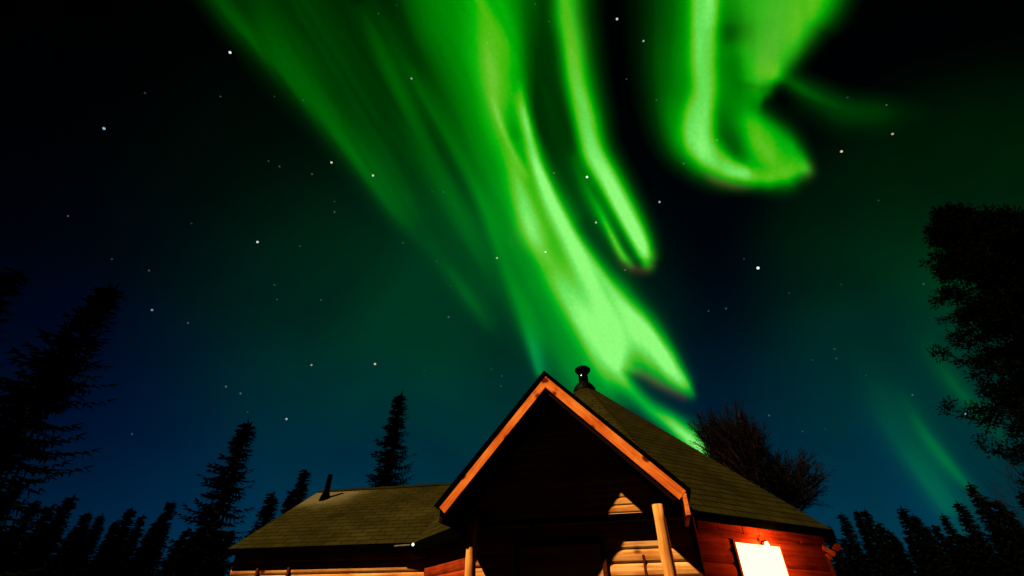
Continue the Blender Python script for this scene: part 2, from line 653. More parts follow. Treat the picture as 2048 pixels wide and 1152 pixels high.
for k in range(8):
    e = EV[k]
    p0 = UPZ(e, ZE + 0.004)
    p1 = UPZ(e * 0.035, ZE + (ZA - ZE) * 0.965 + 0.004)
    t = Vector((-e.y, e.x, 0)).normalized()
    for i in range(40):
        a_, b_ = p0.lerp(p1, i / 40), p0.lerp(p1, (i + 1) / 40)
        dz = Vector((0, 0, 0.035))
        l = Vector((0, 0, 0.008))
        mb.add([a_ - t * 0.06 - dz + l, a_ + l, a_ + t * 0.06 - dz + l, b_ - t * 0.06 - dz, b_, b_ + t * 0.06 - dz], [(0, 1, 4, 3), (1, 2, 5, 4)])
mb.build('hip_cap', plain_mat('dark_hip_felt', (0.002462, 0.002093, 0.0003693), 0.95, 0, 0.5, 20, spec=0.0), hut_roof)
# uneven frieze boards under the right hand eave
EM1 = edge_matrix(WV[0], WV[1])
fl = (WV[1] - WV[0]).length
rnf = random.Random(3)
xa = -fl / 2 + 0.05
while xa < fl / 2 - 0.1:
    xb = min(xa + rnf.uniform(0.28, 0.5), fl / 2 - 0.03)
    mb = MB()
    mb.box((xa, -0.034 - rnf.uniform(0, 0.012), ZE - 0.135 - rnf.uniform(0, 0.035)), (xb - 0.008, -0.012, ZE - 0.035))
    o = mb.build('frieze_board', M_RED, hut)
    o.matrix_local = EM1
    xa = xb

# chimney
zc = ZA - 0.10
mb = MB()
mb.lathe([(0.25, -0.10), (0.22, 0.0), (0.16, 0.07), (0.115, 0.12)], (0, 0, zc))
chim = mb.build('chimney', M_METAL, hut, smooth=False)
mb = MB()
mb.lathe([(0.11, 0.33), (0.15, 0.37), (0.175, 0.405), (0.175, 0.445), (0.14, 0.475), (0.06, 0.49)], (0, 0, zc))
mb.build('chimney_cap', M_METAL, chim)
mb = MB()
mb.lathe([(0.105, 0.09), (0.105, 0.36)], (0, 0, zc), 28)
mb.build('flue_pipe', M_GLOSS, chim, smooth=True)

# ------------------------------------------------------------------ the porch (part of the hut)
PS, PH = -0.022, 1.375               # ridge position along the front face, mean half width
PHS = {-1: 1.320, 1: 1.410}          # half width left and right of the ridge
PZE, PZA = 2.714, 4.190
RF = RE + 0.682                       # the gable's front plane
FM = facet_matrix(A0, 0)             # local: x along the front, y = -(distance from the centre)
sl = math.atan2(PZA - PZE, PH)


def P(s, r, z):
    return (PS + s, -r, z)


mb = MB()
# felt covered slabs, thick at the front edge and running back into the hut roof
TP = 0.040                                   # thickness across the slope


def slope(sg):
    a = math.atan2(PZA - PZE, PHS[sg])
    return math.cos(a), math.sin(a)


ca, sa = math.cos(sl), math.sin(sl)
TH = TP / ca
for sg in (-1, 1):
    ca, sa = slope(sg)
    PH = PHS[sg]
    xo, zo = sg * (PH + 0.02), PZE - 0.02
    sec = [(xo, zo), (0, PZA), (0, PZA - TH), (xo - sg * TP * sa, zo - TP * ca)]
    back = [3.30, 1.70, 1.70, 3.30]
    v = [P(x, RF + 0.012, z) for x, z in sec] + [P(x, b, z) for (x, z), b in zip(sec, back)]
    f = [(0, 1, 2, 3), (7, 6, 5, 4), (0, 4, 5, 1), (1, 5, 6, 2), (2, 6, 7, 3), (3, 7, 4, 0)]
    mb.add(v, f if sg > 0 else [q[::-1] for q in f])
o = mb.build('porch_roof', [M_ROOFEDGE], hut)
o.matrix_local = FM
o['label'] = 'steep gabled porch roof with a thick black felt edge'
BP = 0.112
BW = BP / ca
for sg in (-1, 1):
    mb = MB()
    ca, sa = slope(sg)
    PH = PHS[sg]
    # the gable board in its own frame: length down the slope along local x, cut square at the foot and plumb at the ridge
    L = math.hypot(PH, PZA - PZE)
    ax = Vector((sg * ca, 0, -sa))
    up_ = Vector((sg * sa, 0, ca))
    u1, u0 = -TP - 0.003, -TP - BP
    loc = [(-u1 * sa / ca, 0, u1), (-u0 * sa / ca, 0, u0), (L, 0, u0), (L, 0, u1)]
    if sg < 0:
        loc = loc[::-1]
    mb.slab(loc, (0, 0.035, 0))
    o = mb.build('gable_board', M_BARGE, hut)
    o.matrix_local = FM @ Matrix(((ax.x, 0, up_.x, PS), (0, 1, 0, -RF), (ax.z, 0, up_.z, PZA), (0, 0, 0, 1)))
    o['label'] = 'left orange gable board' if sg < 0 else 'right orange gable board'
# dark board added close behind each gable board, deeper to lower its shadow
for sg in (-1, 1):
    ca, sa = slope(sg)
    L = math.hypot(PHS[sg], PZA - PZE) - 0.03
    ax = Vector((sg * ca, 0, -sa))
    up_ = Vector((sg * sa, 0, ca))
    u1, u0 = -TP - 0.006, -TP - 0.155
    loc = [(-u1 * sa / ca, 0, u1), (-u0 * sa / ca, 0, u0), (L, 0, u0), (L, 0, u1)]
    mb = MB()
    mb.slab(loc if sg > 0 else loc[::-1], (0, 0.05, 0))
    o = mb.build('shadow_board', M_DARKWOOD, hut)
    o.matrix_local = FM @ Matrix(((ax.x, 0, up_.x, PS), (0, 1, 0, -RF + 0.038), (ax.z, 0, up_.z, PZA), (0, 0, 0, 1)))
# hanging end of the right hand eave board
mb = MB()
mb.box(P(PHS[1] - 0.075, RF - 0.002, 2.47), P(PHS[1] - 0.035, RE + 0.02, 2.665))
o = mb.build('eave_board', M_BARGE, hut)
o.matrix_local = FM
mb = MB()
mb.box(P(-PHS[-1] + 0.035, RF - 0.045, 2.53), P(-PHS[-1] + 0.075, RE + 0.02, 2.66))
o = mb.build('eave_board', M_DARKWOOD, hut)
o.matrix_local = FM
# ceiling boards under the slabs
mb = MB()
for sg in (-1, 1):
    z_ = -TH - 0.012
    PH = PHS[sg]
    ca, sa = slope(sg)
    top = [P(sg * (PH - 0.06), RF - 0.04, PZE + z_ + 0.06 * sa / ca), P(0, RF - 0.04, PZA + z_), P(0, RE - 0.02, PZA + z_), P(sg * (PH - 0.06), RE - 0.02, PZE + z_ + 0.06 * sa / ca)]
    if sg > 0:
        top = top[::-1]
    mb.slab(top, (0, 0, -0.02))
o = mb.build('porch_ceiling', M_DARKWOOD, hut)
o.matrix_local = FM
# back panel of the gable, flush with the hut's eave
PH = 1.31
o = flat_wall('gable_panel', 2 * PH, ZE + 0.005, PZA - 0.16, 0.08, 0.012, M_PANEL, hut, FM @ Matrix.Translation((0, -RE, 0)), gable=(PH - 0.02, PZA - 0.12, PZE - 0.12, PS))
o['label'] = 'boarded triangle under the porch gable'
mb = MB()
mb.box(P(-1.28, RE - 0.002, ZE - 0.028), P(1.36, RE - 0.05, ZE + 0.003))
o = mb.build('eave_board', M_ROOFEDGE, hut)
o.matrix_local = FM
# posts, with a purlin over each
for sg, ps in ((-1, -0.985), (1, 1.062)):
    mb = MB()
    pr = RE + (0.43 if sg < 0 else 0.49)
    rr = 0.050 if sg < 0 else 0.053
    rnd = random.Random(5 + sg)
    pts, rad = [], []
    for i in range(19):
        z = i * 0.145
        pts.append((ps + 0.008 * rnd.uniform(-1, 1), -pr + 0.008 * rnd.uniform(-1, 1), z))
        rad.append(rr + 0.005 * rnd.uniform(-1, 1) + (0.012 if i in (5, 14, 15) else 0))
    mb.tube(pts, rad, 14)
    o = mb.build('porch_post', M_POST, hut, smooth=True)
    o.matrix_local = FM
    mb = MB()
    mb.tube([(ps, -(RE + 0.30), 2.66), (ps, -(RE - 0.05), 2.66)], 0.06, 12)
    o = mb.build('purlin', M_DARKWOOD, hut)
    o.matrix_local = FM
# door trim and seams on the front wall
mb = MB()
n_f = nvec(A0)
pw = Vector((CX, CY, 0)) + n_f * (RW + 0.02)


def on_front(px, py, r=RW + 0.02):
    q = on_plane(px, py, Vector((CX, CY, 0)) + n_f * r, n_f)
    t = Vector((-n_f.y, n_f.x, 0))
    return (q - Vector((CX, CY, 0))).dot(t), q.z


sx_, sz_ = on_front(1208, 1112)
mb.box((sx_ - 0.022, -0.05, 0), (sx_ + 0.022, -0.012, 2.42))
mb.box((sx_ - 0.98, -0.048, 2.36), (sx_ - 0.024, -0.010, 2.42))
mb.box((sx_ - 1.02, -0.05, 0), (sx_ - 0.982, -0.012, 2.42))
o = mb.build('door_frame', M_TRIM, hut)
o.matrix_local = facet_matrix(A0, RW)
mb = MB()
mb.box((sx_ - 0.978, -0.036, 0.04), (sx_ - 0.026, -0.014, 2.355))
o = mb.build('door', M_WALL, hut)
o.matrix_local = facet_matrix(A0, RW)
sx_, sz_ = on_front(1288, 1122)
mb = MB()
mb.box((sx_ - 0.012, -0.027, 0), (sx_ + 0.012, -0.005, sz_ + 0.06))
o = mb.build('board_joint', M_TRIM, hut)
o.matrix_local = facet_matrix(A0, RW)

# ------------------------------------------------------------------ the lit window and its lamp
n_r = nvec(A0 + 45)
t_r = Vector((-n_r.y, n_r.x, 0))
C0 = Vector((CX, CY, 0))


def on_right(px, py, r=RW + 0.03):
    q = on_plane(px, py, C0 + n_r * r, n_r)
    return (q - C0).dot(t_r), q.z


x0, zt0 = on_right(1470, 1083)
x1, zt1 = on_right(1560, 1095)
wz1 = (zt0 + zt1) / 2
wz0 = wz1 - 0.95
RMX = facet_matrix(A0 + 45, RW)
win = MB()
fw = 0.03
win.box((x0 - fw, -0.032, wz0 - fw), (x0, -0.005, wz1 + fw))
win.box((x1, -0.032, wz0 - fw), (x1 + fw, -0.005, wz1 + fw))
win.box((x0, -0.031, wz1), (x1, -0.005, wz1 + fw))
win.box((x0, -0.031, wz0 - fw), (x1, -0.005, wz0))
wo_ = win.build('window', M_RED, hut)
wo_.matrix_local = RMX
mb = MB()
mb.box((x0 - 0.001, -0.026, wz0 - 0.001), (x1 + 0.001, -0.020, wz1 + 0.001))
mb.build('pane', M_WINDOW, wo_)
lx, lz = on_right(1533, 1091, RW + 0.09)
mb = MB()
mb.lathe([(0.005, -0.03), (0.020, -0.02), (0.026, 0.0), (0.020, 0.02), (0.013, 0.04)], (lx, -0.10, lz), 14)
lamp = mb.build('wall_lamp', M_BULB_W, hut)
lamp.matrix_local = RMX
mb = MB()
mb.box((lx - 0.012, -0.10, lz + 0.041), (lx + 0.012, -0.040, lz + 0.055))
mb.build('lamp_bracket', M_METAL, lamp)
pl_d = bpy.data.lights.new('wall_lamp_light', 'POINT')
pl_d.energy = 32.0
pl_d.color = (1.0, 0.34, 0.12)
pl_d.shadow_soft_size = 0.04
pl = bpy.data.objects.new('wall_lamp_light', pl_d)
COL.objects.link(pl)
pl.location = C0 + n_r * (RW + 0.24) + t_r * lx + Vector((0, 0, lz - 0.02))

# log ends that cross at the far right corner, under the eave
mb = MB()
cw = WV[1]
p0 = cw - t_r * 0.02 + n_r * 0.02 + Vector((0, 0, ZE - 0.30))
mb.bar(p0, p0 + t_r * 0.30 + n_r * 0.03 + Vector((0, 0, 0.14)), 0.05, 0.06)
mb.bar(p0 + Vector((0, 0, 0.10)) - t_r * 0.02, p0 + t_r * 0.10 + n_r * 0.05 + Vector((0, 0, 0.03)), 0.04, 0.05)
mb.build('eave_bracket', M_BARGE, hut)

# ------------------------------------------------------------------ the low wing
WA = R(-12.3)
wa = Vector((math.cos(WA), math.sin(WA), 0))
wb = Vector((-wa.y, wa.x, 0))
W0 = Vector((-4.56, 8.28, 0))
wing = thing('log_cabin', 'low log cabin with long shingled roof joined to the hut', 'cabin', W0, WA)
WZ, WR, WD, WL = 2.60, 3.94, 2.11, 4.7
WOH = 0.125
V, F, UV = [], [], []
shingle_face(V, F, UV, (0, 0, WZ), (WL, 0, WZ), (WL, WD, WR), (0, WD, WR))
shingle_face(V, F, UV, (WL, 2 * WD, WZ), (0, 2 * WD, WZ), (0, WD, WR), (WL, WD, WR))
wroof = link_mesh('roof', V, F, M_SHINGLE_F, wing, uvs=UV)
vent_w = on_plane(650, 997, W0 + Vector((0, 0, WZ)), (Vector((0, 0, 1)) * WD - wb * (WR - WZ)).normalized())
vl = vent_w - W0
vs, vt = vl.dot(wa), vl.dot(wb)
mb = MB()
z0 = WZ - 0.10
mb.slab([(-0.02, -0.015, WZ - 0.004), (WL, -0.015, WZ - 0.004), (WL, 0.03, WZ - 0.004), (-0.02, 0.03, WZ - 0.004)], (0, 0, -0.085))
for y0, y1 in ((0, WD), (2 * WD, WD)):
    mb.slab([(-0.018, y0, WZ - 0.004), (-0.018, y1, WR - 0.004), (0.03, y1, WR - 0.004), (0.03, y0, WZ - 0.004)][::(1 if y0 == 0 else -1)], (0, 0, -0.10))
mb.build('roof_edge', M_ROOFEDGE, wroof)
mb = MB()
mb.slab([(0, 0.03, WZ - 0.03), (WL, 0.03, WZ - 0.03), (WL, WOH + 0.05, WZ - 0.03), (0, WOH + 0.05, WZ - 0.03)], (0, 0, 0.012))
mb.build('soffit', M_DARKWOOD, wroof)
o = flat_wall('wall', 4.4, 0.0, WZ - 0.02, 0.16, 0.022, M_WALL, wing, Matrix.Translation((0, WOH, 0)), x0=(0.10, 4.4))
o = flat_wall('wall', 4.0, 0.0, WZ - 0.02, 0.16, 0.022, M_RED, wing, Matrix.Translation((0.10, 2 * WD - WOH, 0)) @ Matrix.Rotation(R(-90), 4, 'Z'), x0=(0.0, 2 * WD - 2 * WOH))
o = flat_wall('gable_wall', 4.0, WZ - 0.02, WR - 0.08, 0.16, 0.022, M_RED, wing, Matrix.Translation((0.10, 2 * WD - WOH, 0)) @ Matrix.Rotation(R(-90), 4, 'Z'),
              x0=(0.0, 2 * WD - 2 * WOH), gable=(WD - WOH, WR - 0.06, WZ - 0.05, WD - WOH))
# vertical battens seen on the lit wall
for px in (577, 515):
    q = on_plane(px, 1148, W0 + wb * WOH, wb)
    s_ = (q - W0).dot(wa)
    mb = MB()
    mb.box((s_ - 0.018, WOH - 0.040, 0), (s_ + 0.018, WOH - 0.02, 2.36))
    mb.build('batten', M_TRIM, wing)
# ridge cap
mb = MB()
for i in range(24):
    xa, xb = i * WL / 24, (i + 1) * WL / 24
    l = 0.012 + 0.006 * (i % 2)
    mb.add([(xa, WD - 0.12, WR - 0.072 + l), (xb, WD - 0.12, WR - 0.072 + l - .004), (xb, WD, WR + l - .004), (xa, WD, WR + l), (xb, WD + 0.12, WR - 0.072 + l - .004), (xa, WD + 0.12, WR - 0.072 + l)],
           [(0, 1, 2, 3), (3, 2, 4, 5)])
mb.build('ridge_cap', M_SHINGLE, wroof)
# vent pipe
mb = MB()
zb = WZ + vt * (WR - WZ) / WD
mb.lathe([(0.13, -0.10), (0.09, 0.05), (0.055, 0.13), (0.048, 0.46)], (vs, vt, zb), 16)
mb.build('vent_pipe', M_PIPE, wing)
# small white lamp on the eave
q = on_plane(826, 1089, W0 - wb * 0.06, wb) - W0
ls, lz_ = q.dot(wa), q.z
mb = MB()
mb.lathe([(0.003, -0.02), (0.013, -0.014), (0.019, 0.0), (0.013, 0.014), (0.003, 0.02)], (ls, -0.06, lz_), 12)
el = mb.build('eave_lamp', M_BULB, wing)
mb = MB()
mb.tube([(ls - 0.30, -0.035, lz_ - 0.012), (ls - 0.05, -0.05, lz_ - 0.006)], 0.014, 8)
mb.build('lamp_arm', M_WHITE, el)

# ------------------------------------------------------------------ trees


def tri_strip(V, F, p, d, w, side):
    """one needle spray: a slim triangle-pair leaf"""
    k = len(V)
    V += [p - side * w, p + side * w, p + d * 0.6 + side * w * 0.8, p + d, p + d * 0.6 - side * w * 0.8]
    F.append((k, k + 1, k + 2, k + 3, k + 4))


def spruce_meshes(h, r, seed, whorl=0.34, z_low=0.08, spray=0.30, ragged=0.3):
    rn = random.Random(seed)
    V, F = [], []
    z = h * z_low
    while z < h - 0.05:
        t = (z - h * z_low) / (h * (1 - z_low))
        L0 = r * (1 - t) ** 0.85 + 0.06
        nb = max(4, int(5 + 4 * (1 - t)))
        a0 = rn.uniform(0, 6.28)
        for b in range(nb):
            L = L0 * rn.uniform(1 - ragged, 1 + ragged * 0.5)
            a = a0 + 6.283 * b / nb + rn.uniform(-.3, .3)
            o = Vector((math.cos(a), math.sin(a), 0))
            s = Vector((-o.y, o.x, 0))
            droop = rn.uniform(0.15, 0.5) * (1 - t * 0.8)
            n = max(3, int(L / (spray * 0.42)))
            zz = z + rn.uniform(-.12, .12)
            for i in range(n):
                u = (i + 0.6) / n
                p = o * (L * u) + Vector((0, 0, zz - droop * L * (u - 0.75 * u * u) * 1.4 + 0.12 * L * u ** 3))
                ln = spray * (0.55 + 0.7 * (1 - u)) * rn.uniform(.7, 1.25)
                for sg in (-1, 1):
                    d = (o * rn.uniform(.5, .9) + s * sg * rn.uniform(.4, .9) + Vector((0, 0, rn.uniform(-.45, .15)))).normalized() * ln
                    tri_strip(V, F, p, d, ln * 0.13, Vector((-d.y, d.x, 0)).normalized() * 0.7 + Vector((0, 0, .7)))
                d = Vector((o.x * .3, o.y * .3, -1)).normalized() * ln * 0.7
                tri_strip(V, F, p, d, ln * 0.15, s)
            d = o * spray * .7 + Vector((0, 0, spray * 0.3))
            p = o * L + Vector((0, 0, zz - droop * L * .35 + .12 * L))
            tri_strip(V, F, p - d * .4, d, spray * .1, s)
        z += whorl * rn.uniform(.75, 1.2) * (1 - 0.45 * t)
    for i in range(10):
        d = Vector((rn.uniform(-.4, .4), rn.uniform(-.4, .4), 1)).normalized() * spray * 0.9
        tri_strip(V, F, Vector((0, 0, h - 0.45 * rn.random() - .1)), d, spray * .09, Vector((rn.uniform(-1, 1), rn.uniform(-1, 1), 0)).normalized())
    tb = MB()
    tb.tube([(0, 0, -0.2), (0.03, 0, h * .4), (0, 0.02, h * .8), (0, 0, h)], [h * .016 + .03, h * .012 + .02, h * .005 + .01, 0.008], 8)
    return V, F, tb


def pine_meshes(h, r, seed, z_low=0.3, nbr=46, clumps=6, tuft=0.34, flat_top=0.5, needles=46, spread=1.0, nlen=1.0, taper=0.65):
    """irregular clumpy crown"""
    rn = random.Random(seed)
    V, F = [], []
    tb = MB()
    tb.tube([(0, 0, -0.2), (0.06, 0.03, h * .35), (-0.05, 0.05, h * .7), (0, 0, h * .97)], [h * .02 + .04, h * .016 + .02, h * .009 + .01, 0.015], 9)
    for b in range(nbr):
        t = (b + rn.random()) / nbr
        z = h * (z_low + (1 - z_low) * t)
        prof = min(1.0, ((1 - t) / flat_top) ** taper) * (0.62 + 0.38 * min(1, t / 0.25)) if t > 1 - flat_top else (0.62 + 0.38 * min(1, t / 0.25))
        L = (r * prof + 0.12) * rn.uniform(.55, 1.15)
        a = b * 2.4 + rn.uniform(-.5, .5)
        o = Vector((math.cos(a), math.sin(a), 0))
        rise = rn.uniform(-0.12, 0.45) * L
        end = Vector((0, 0, z)) + o * L + Vector((0, 0, rise))
        st = Vector((0, 0, z - 0.05))
        md = st.lerp(end, .5) - Vector((0, 0, .08 * L))
        tb.tube([st, md, end], [0.035, 0.022, 0.008], 5, cap=False)
        for c in range(clumps):
            u = 0.25 + 0.75 * (c + rn.random()) / clumps
            p = (st * (1 - u) ** 2 + md * 2 * u * (1 - u) + end * u * u)
            s = Vector((-o.y, o.x, 0))
            p = p + s * rn.uniform(-.35, .35) * L * .6 * spread + Vector((0, 0, rn.uniform(-.1, .25)))
            rad = tuft * rn.uniform(.7, 1.3)
            for k in range(needles):
                d = Vector((rn.gauss(0, 1), rn.gauss(0, 1), rn.gauss(0.25, .8))).normalized()
                q = p + d * rad * (rn.uniform(0, .55) if nlen >= 1 else rn.uniform(.05, .95))
                dd = (d + Vector((rn.uniform(-.5, .5), rn.uniform(-.5, .5), rn.uniform(-.3, .5)))).normalized() * rad * rn.uniform(.4, .8) * nlen
                sd = dd.cross(Vector((rn.uniform(-1, 1), rn.uniform(-1, 1), rn.uniform(-1, 1)))).normalized()
                if nlen < 1:
                    k_ = len(V)
                    w_ = sd * (rad * .12 * nlen ** .5)
                    V += [q - w_, q + w_, q + dd]
                    F.append((k_, k_ + 1, k_ + 2))
                else:
                    tri_strip(V, F, q, dd, rad * .085, sd)
    return V, F, tb


def birch_meshes(h, spread, seed, levels=4, kids=7, base_r=0.07, lean=0.0, twig_r=0.007):
    rn = random.Random(seed)
    trunk, twigs = MB(), MB()

    def grow(p, d, L, r_, lev):
        pts = [p]
        q = p
        dd = d.copy()
        for i in range(4):
            dd = (dd + Vector((rn.uniform(-.18, .18), rn.uniform(-.18, .18), rn.uniform(-.04, .14)))).normalized()
            q = q + dd * L / 4
            pts.append(q)
        r1 = max(twig_r * .7, r_ * .45)
        mbx = trunk if lev <= 1 else twigs
        mbx.tube(pts, [r_ + (r1 - r_) * i / 4 for i in range(5)], 7 if lev == 0 else (5 if lev == 1 else 3), cap=False)
        if lev >= levels:
            return
        nk = kids + (3 if lev == 0 else 0)
        for k in range(nk):
            u = 0.25 + 0.75 * (k + rn.random()) / nk
            i = min(3, int(u * 4))
            b = pts[i].lerp(pts[i + 1], u * 4 - i)
            ax = Vector((rn.uniform(-1, 1), rn.uniform(-1, 1), rn.uniform(-.2, .5))).normalized()
            nd_ = (dd * rn.uniform(.55, 1.0) + ax * spread).normalized()
            grow(b, nd_, L * rn.uniform(.42, .68) * (1.1 - .35 * u), max(twig_r, r_ * .42 * (1.1 - .5 * u)), lev + 1)
    grow(Vector((0, 0, -.1)), Vector((lean, 0, 1)).normalized(), h * .72, base_r, 0)
    return trunk, twigs


def fan_meshes(h, seed, reach, low=22, boughs=72, depth=.8, wide=1.0):
    """a bare tree whose boughs spread in a rounded fan from the top of its bole at height h"""
    rn = random.Random(seed)
    trunk, twigs = MB(), MB()
    trunk.tube([(0, 0, -.2), (0.05, 0.03, h * .5), (0, 0, h)], [0.15, 0.12, 0.10], 9)

    def bough(p, d, L, r_, lev):
        pts = [p]
        q, dd = p, d.copy()
        for i in range(5):
            dd = (dd + Vector((rn.uniform(-.2, .2), rn.uniform(-.2, .2), rn.uniform(-.12, .10)))).normalized()
            q = q + dd * L / 5
            pts.append(q)
        r1 = max(.005, r_ * .35)
        (trunk if lev == 0 else twigs).tube(pts, [r_ + (r1 - r_) * i / 5 for i in range(6)], 5 if lev == 0 else 3, cap=False)
        if lev >= 3:
            return
        for k in range((10, 6, 3)[lev]):
            u = 0.22 + 0.78 * (k + rn.random()) / (10, 6, 3)[lev]
            i = min(4, int(u * 5))
            b = pts[i].lerp(pts[i + 1], u * 5 - i)
            ax = Vector((rn.uniform(-1, 1), rn.uniform(-1, 1), rn.uniform(-.5, .8))).normalized()
            bough(b, (dd + ax * rn.uniform(.5, .9) * wide).normalized(), L * rn.uniform(.28, .5) * (1.15 - .5 * u), max(.0055, r_ * .4), lev + 1)
    for k in range(boughs):
        a = k * 2.4
        el = R(rn.uniform(low, 90))
        d = Vector((math.cos(a) * math.cos(el), math.sin(a) * math.cos(el), math.sin(el)))
        bough(Vector((0, 0, h - rn.uniform(0, depth))), d, reach * (.62 + .38 * math.sin(el)) * rn.uniform(.64, .86), 0.035, 0)
    return trunk, twigs


def copy_tree(src, loc, scale, rotz, label, group=None):
    r = src.copy()
    COL.objects.link(r)
    r.location = loc
    r.scale = scale
    r.rotation_euler = (0, 0, rotz)
    r['label'] = label
    if group:
        r['group'] = group
    for ch in list(src.children):
        c = ch.copy()
        COL.objects.link(c)
        c.parent = r
    return r


def plant(kind, name, px, py, Y, label, cat, seed, group=None, bark=None, **kw):
    """a tree whose top is seen at px, py and which stands at ground distance Y"""
    p = at(px, py, Y)
    h = p.z
    root = thing(name, label, cat, (p.x, p.y, 0), 0, group)
    if kind == 'spruce':
        V, F, tb = spruce_meshes(h, seed=seed, **kw)
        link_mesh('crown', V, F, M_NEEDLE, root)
        tb.build('trunk', bark or M_BARK, root)
    elif kind == 'pine':
        V, F, tb = pine_meshes(h, seed=seed, **kw)
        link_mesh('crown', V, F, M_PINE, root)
        tb.build('trunk', bark or M_BARK, root)
    elif kind == 'fan':
        tr, tw = fan_meshes(h, seed=seed, **kw)
        tr.build('trunk', bark or M_TWIG, root)
        tw.build('crown', M_TWIG, root)
    else:
        tr, tw = birch_meshes(h, seed=seed, **kw)
        tr.build('trunk', bark or M_TWIG, root)
        tw.build('crown', M_TWIG, root)
    return root


plant('spruce', 'spruce_tree', 803, 787, 22, 'tall narrow spruce rising behind the ridge of the low cabin', 'tree', 11, r=2.2, whorl=0.27, spray=0.36, ragged=0.5)
plant('spruce', 'spruce_tree', 499, 846, 24, 'ragged tall conifer leaning beside the left end of the low cabin', 'tree', 21, r=2.7, whorl=0.46, spray=0.50, ragged=0.6, z_low=0.12)
plant('spruce', 'spruce_tree', 613, 940, 26, 'slim young spruce left of the black vent pipe', 'tree', 12, r=1.5, whorl=0.28, spray=0.34)
plant('spruce', 'spruce_tree', 586, 983, 25, 'shorter spruce tucked against the slim one left of the vent pipe', 'tree', 13, r=1.0, whorl=0.26, spray=0.32)
plant('spruce', 'spruce_tree', 547, 988, 24, 'small bushy spruce just above the sloping end of the cabin roof', 'tree', 14, r=1.5, whorl=0.26, spray=0.34)
plant('spruce', 'spruce_tree', 232, 574, 13, 'huge black conifer filling the left edge of the photo', 'tree', 31, r=2.9, whorl=0.36, spray=0.44, ragged=0.6)
plant('spruce', 'spruce_tree', 40, 545, 13.5, 'black conifer cut by the left edge, behind the huge one', 'tree', 32, r=2.4, whorl=0.36, spray=0.44, ragged=0.55)
plant('pine', 'pine_tree', 1895, 430, 11, 'huge black pine at the right edge, its left side ragged against the sky', 'tree', 41, r=3.2, z_low=0.25, nbr=150, clumps=9, tuft=0.25, flat_top=0.9, needles=84, nlen=0.66, spread=.6)
plant('pine', 'pine_tree', 2000, 440, 10.5, 'black pine at the right edge, behind the huge one', 'tree', 42, r=2.6, z_low=0.2, nbr=120, clumps=9, tuft=0.25, flat_top=0.8, needles=80, nlen=0.66, spread=.6)
plant('fan', 'bare_tree', 1452, 935, 20, 'narrow bare tree with a brush of upright twigs behind the hut roof', 'tree', 51, reach=2.8, low=79, boughs=80, depth=1.8, wide=.38)
plant('fan', 'bare_tree', 1505, 950, 19, 'dark bare tree with upright twigs and a reddish trunk behind the hut roof', 'tree', 52, bark=M_BARK_RED, reach=3.3, low=76, boughs=90, depth=1.9, wide=.42)
plant('fan', 'bare_tree', 1572, 1000, 19, 'bare deciduous tree with a rounded fan of fine twigs behind the hut', 'tree', 61, reach=2.75, low=12)
plant('birch', 'bare_tree', 1975, 905, 24, 'thin bare tree standing among the firs at far right', 'tree', 63, spread=0.6, levels=3, kids=6)

# the two forest edges: three kinds, copied
protos = []
for i, (h, r_, sd) in enumerate(((8.0, 1.5, 71), (8.0, 1.15, 72), (8.0, 1.8, 73))):
    root = thing('spruce_tree', 'x', 'tree', (0, 0, 0))
    V, F, tb = spruce_meshes(h, r_, sd, whorl=0.27, spray=0.36, ragged=0.4)
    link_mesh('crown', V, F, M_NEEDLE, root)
    tb.build('trunk', M_BARK, root)
    protos.append(root)
used = set()
BEHIND = random.Random(77)
LEFT = [(40, 968, 30), (8, 985, 31), (75, 1000, 33), (105, 1012, 31), (148, 992, 30), (128, 1015, 34), (178, 1025, 33), (205, 1030, 30), (235, 1040, 33), (265, 1018, 32), (287, 1030, 30),
        (312, 1045, 33), (345, 1004, 29), (330, 1030, 31), (372, 1062, 33), (400, 1075, 32), (440, 1072, 31), (465, 1060, 34), (-30, 985, 30), (-70, 960, 32)]
RIGHT = [(1683, 1028, 33), (1655, 1052, 34), (1712, 1022, 30), (1728, 1020, 32), (1755, 1045, 34), (1776, 1060, 33), (1802, 1016, 29), (1826, 1030, 31), (1850, 1052, 33), (1885, 1030, 32), (1868, 1050, 34),
         (1938, 968, 27), (1962, 992, 29), (1990, 1000, 28), (1915, 1005, 30), (2015, 1020, 30), (2040, 985, 28), (2075, 980, 29), (2110, 990, 30)]
LEFT += [(x, 1062 + BEHIND.uniform(-14, 26), BEHIND.uniform(36, 40)) for x in range(-60, 470, 26)]
RIGHT += [(x, 1072 + BEHIND.uniform(-16, 22), BEHIND.uniform(36, 40)) for x in range(1660, 2120, 26)]
rn = random.Random(9)
for rows, lab, grp in ((LEFT, 'black spruce in the forest edge left of the cabin', 'spruces of the left forest edge'),
                       (RIGHT, 'black spruce in the forest edge right of the hut', 'spruces of the right forest edge')):
    for j, (px, py, Y) in enumerate(rows):
        p = at(px, py, Y)
        k = rn.randrange(3)
        f = p.z / 8.0
        wd = 1.35 if Y > 35 else 1.0
        sc = (f * wd * rn.uniform(.75, 1.1), f * wd * rn.uniform(.75, 1.1), f)
        if k not in used:
            used.add(k)
            o = protos[k]
            o.location = (p.x, p.y, 0)
            o.scale = sc
            o['label'] = lab
            o['group'] = grp
        else:
            copy_tree(protos[k], (p.x, p.y, 0), sc, rn.uniform(0, 6.28), lab, grp)

# ------------------------------------------------------------------ the aurora
RS = 4000.0
STEP = 6
gx = np.arange(-240, 2300, STEP, dtype=float)
gy = np.arange(-260, 1110, STEP, dtype=float)
GX, GY = np.meshgrid(gx, gy)


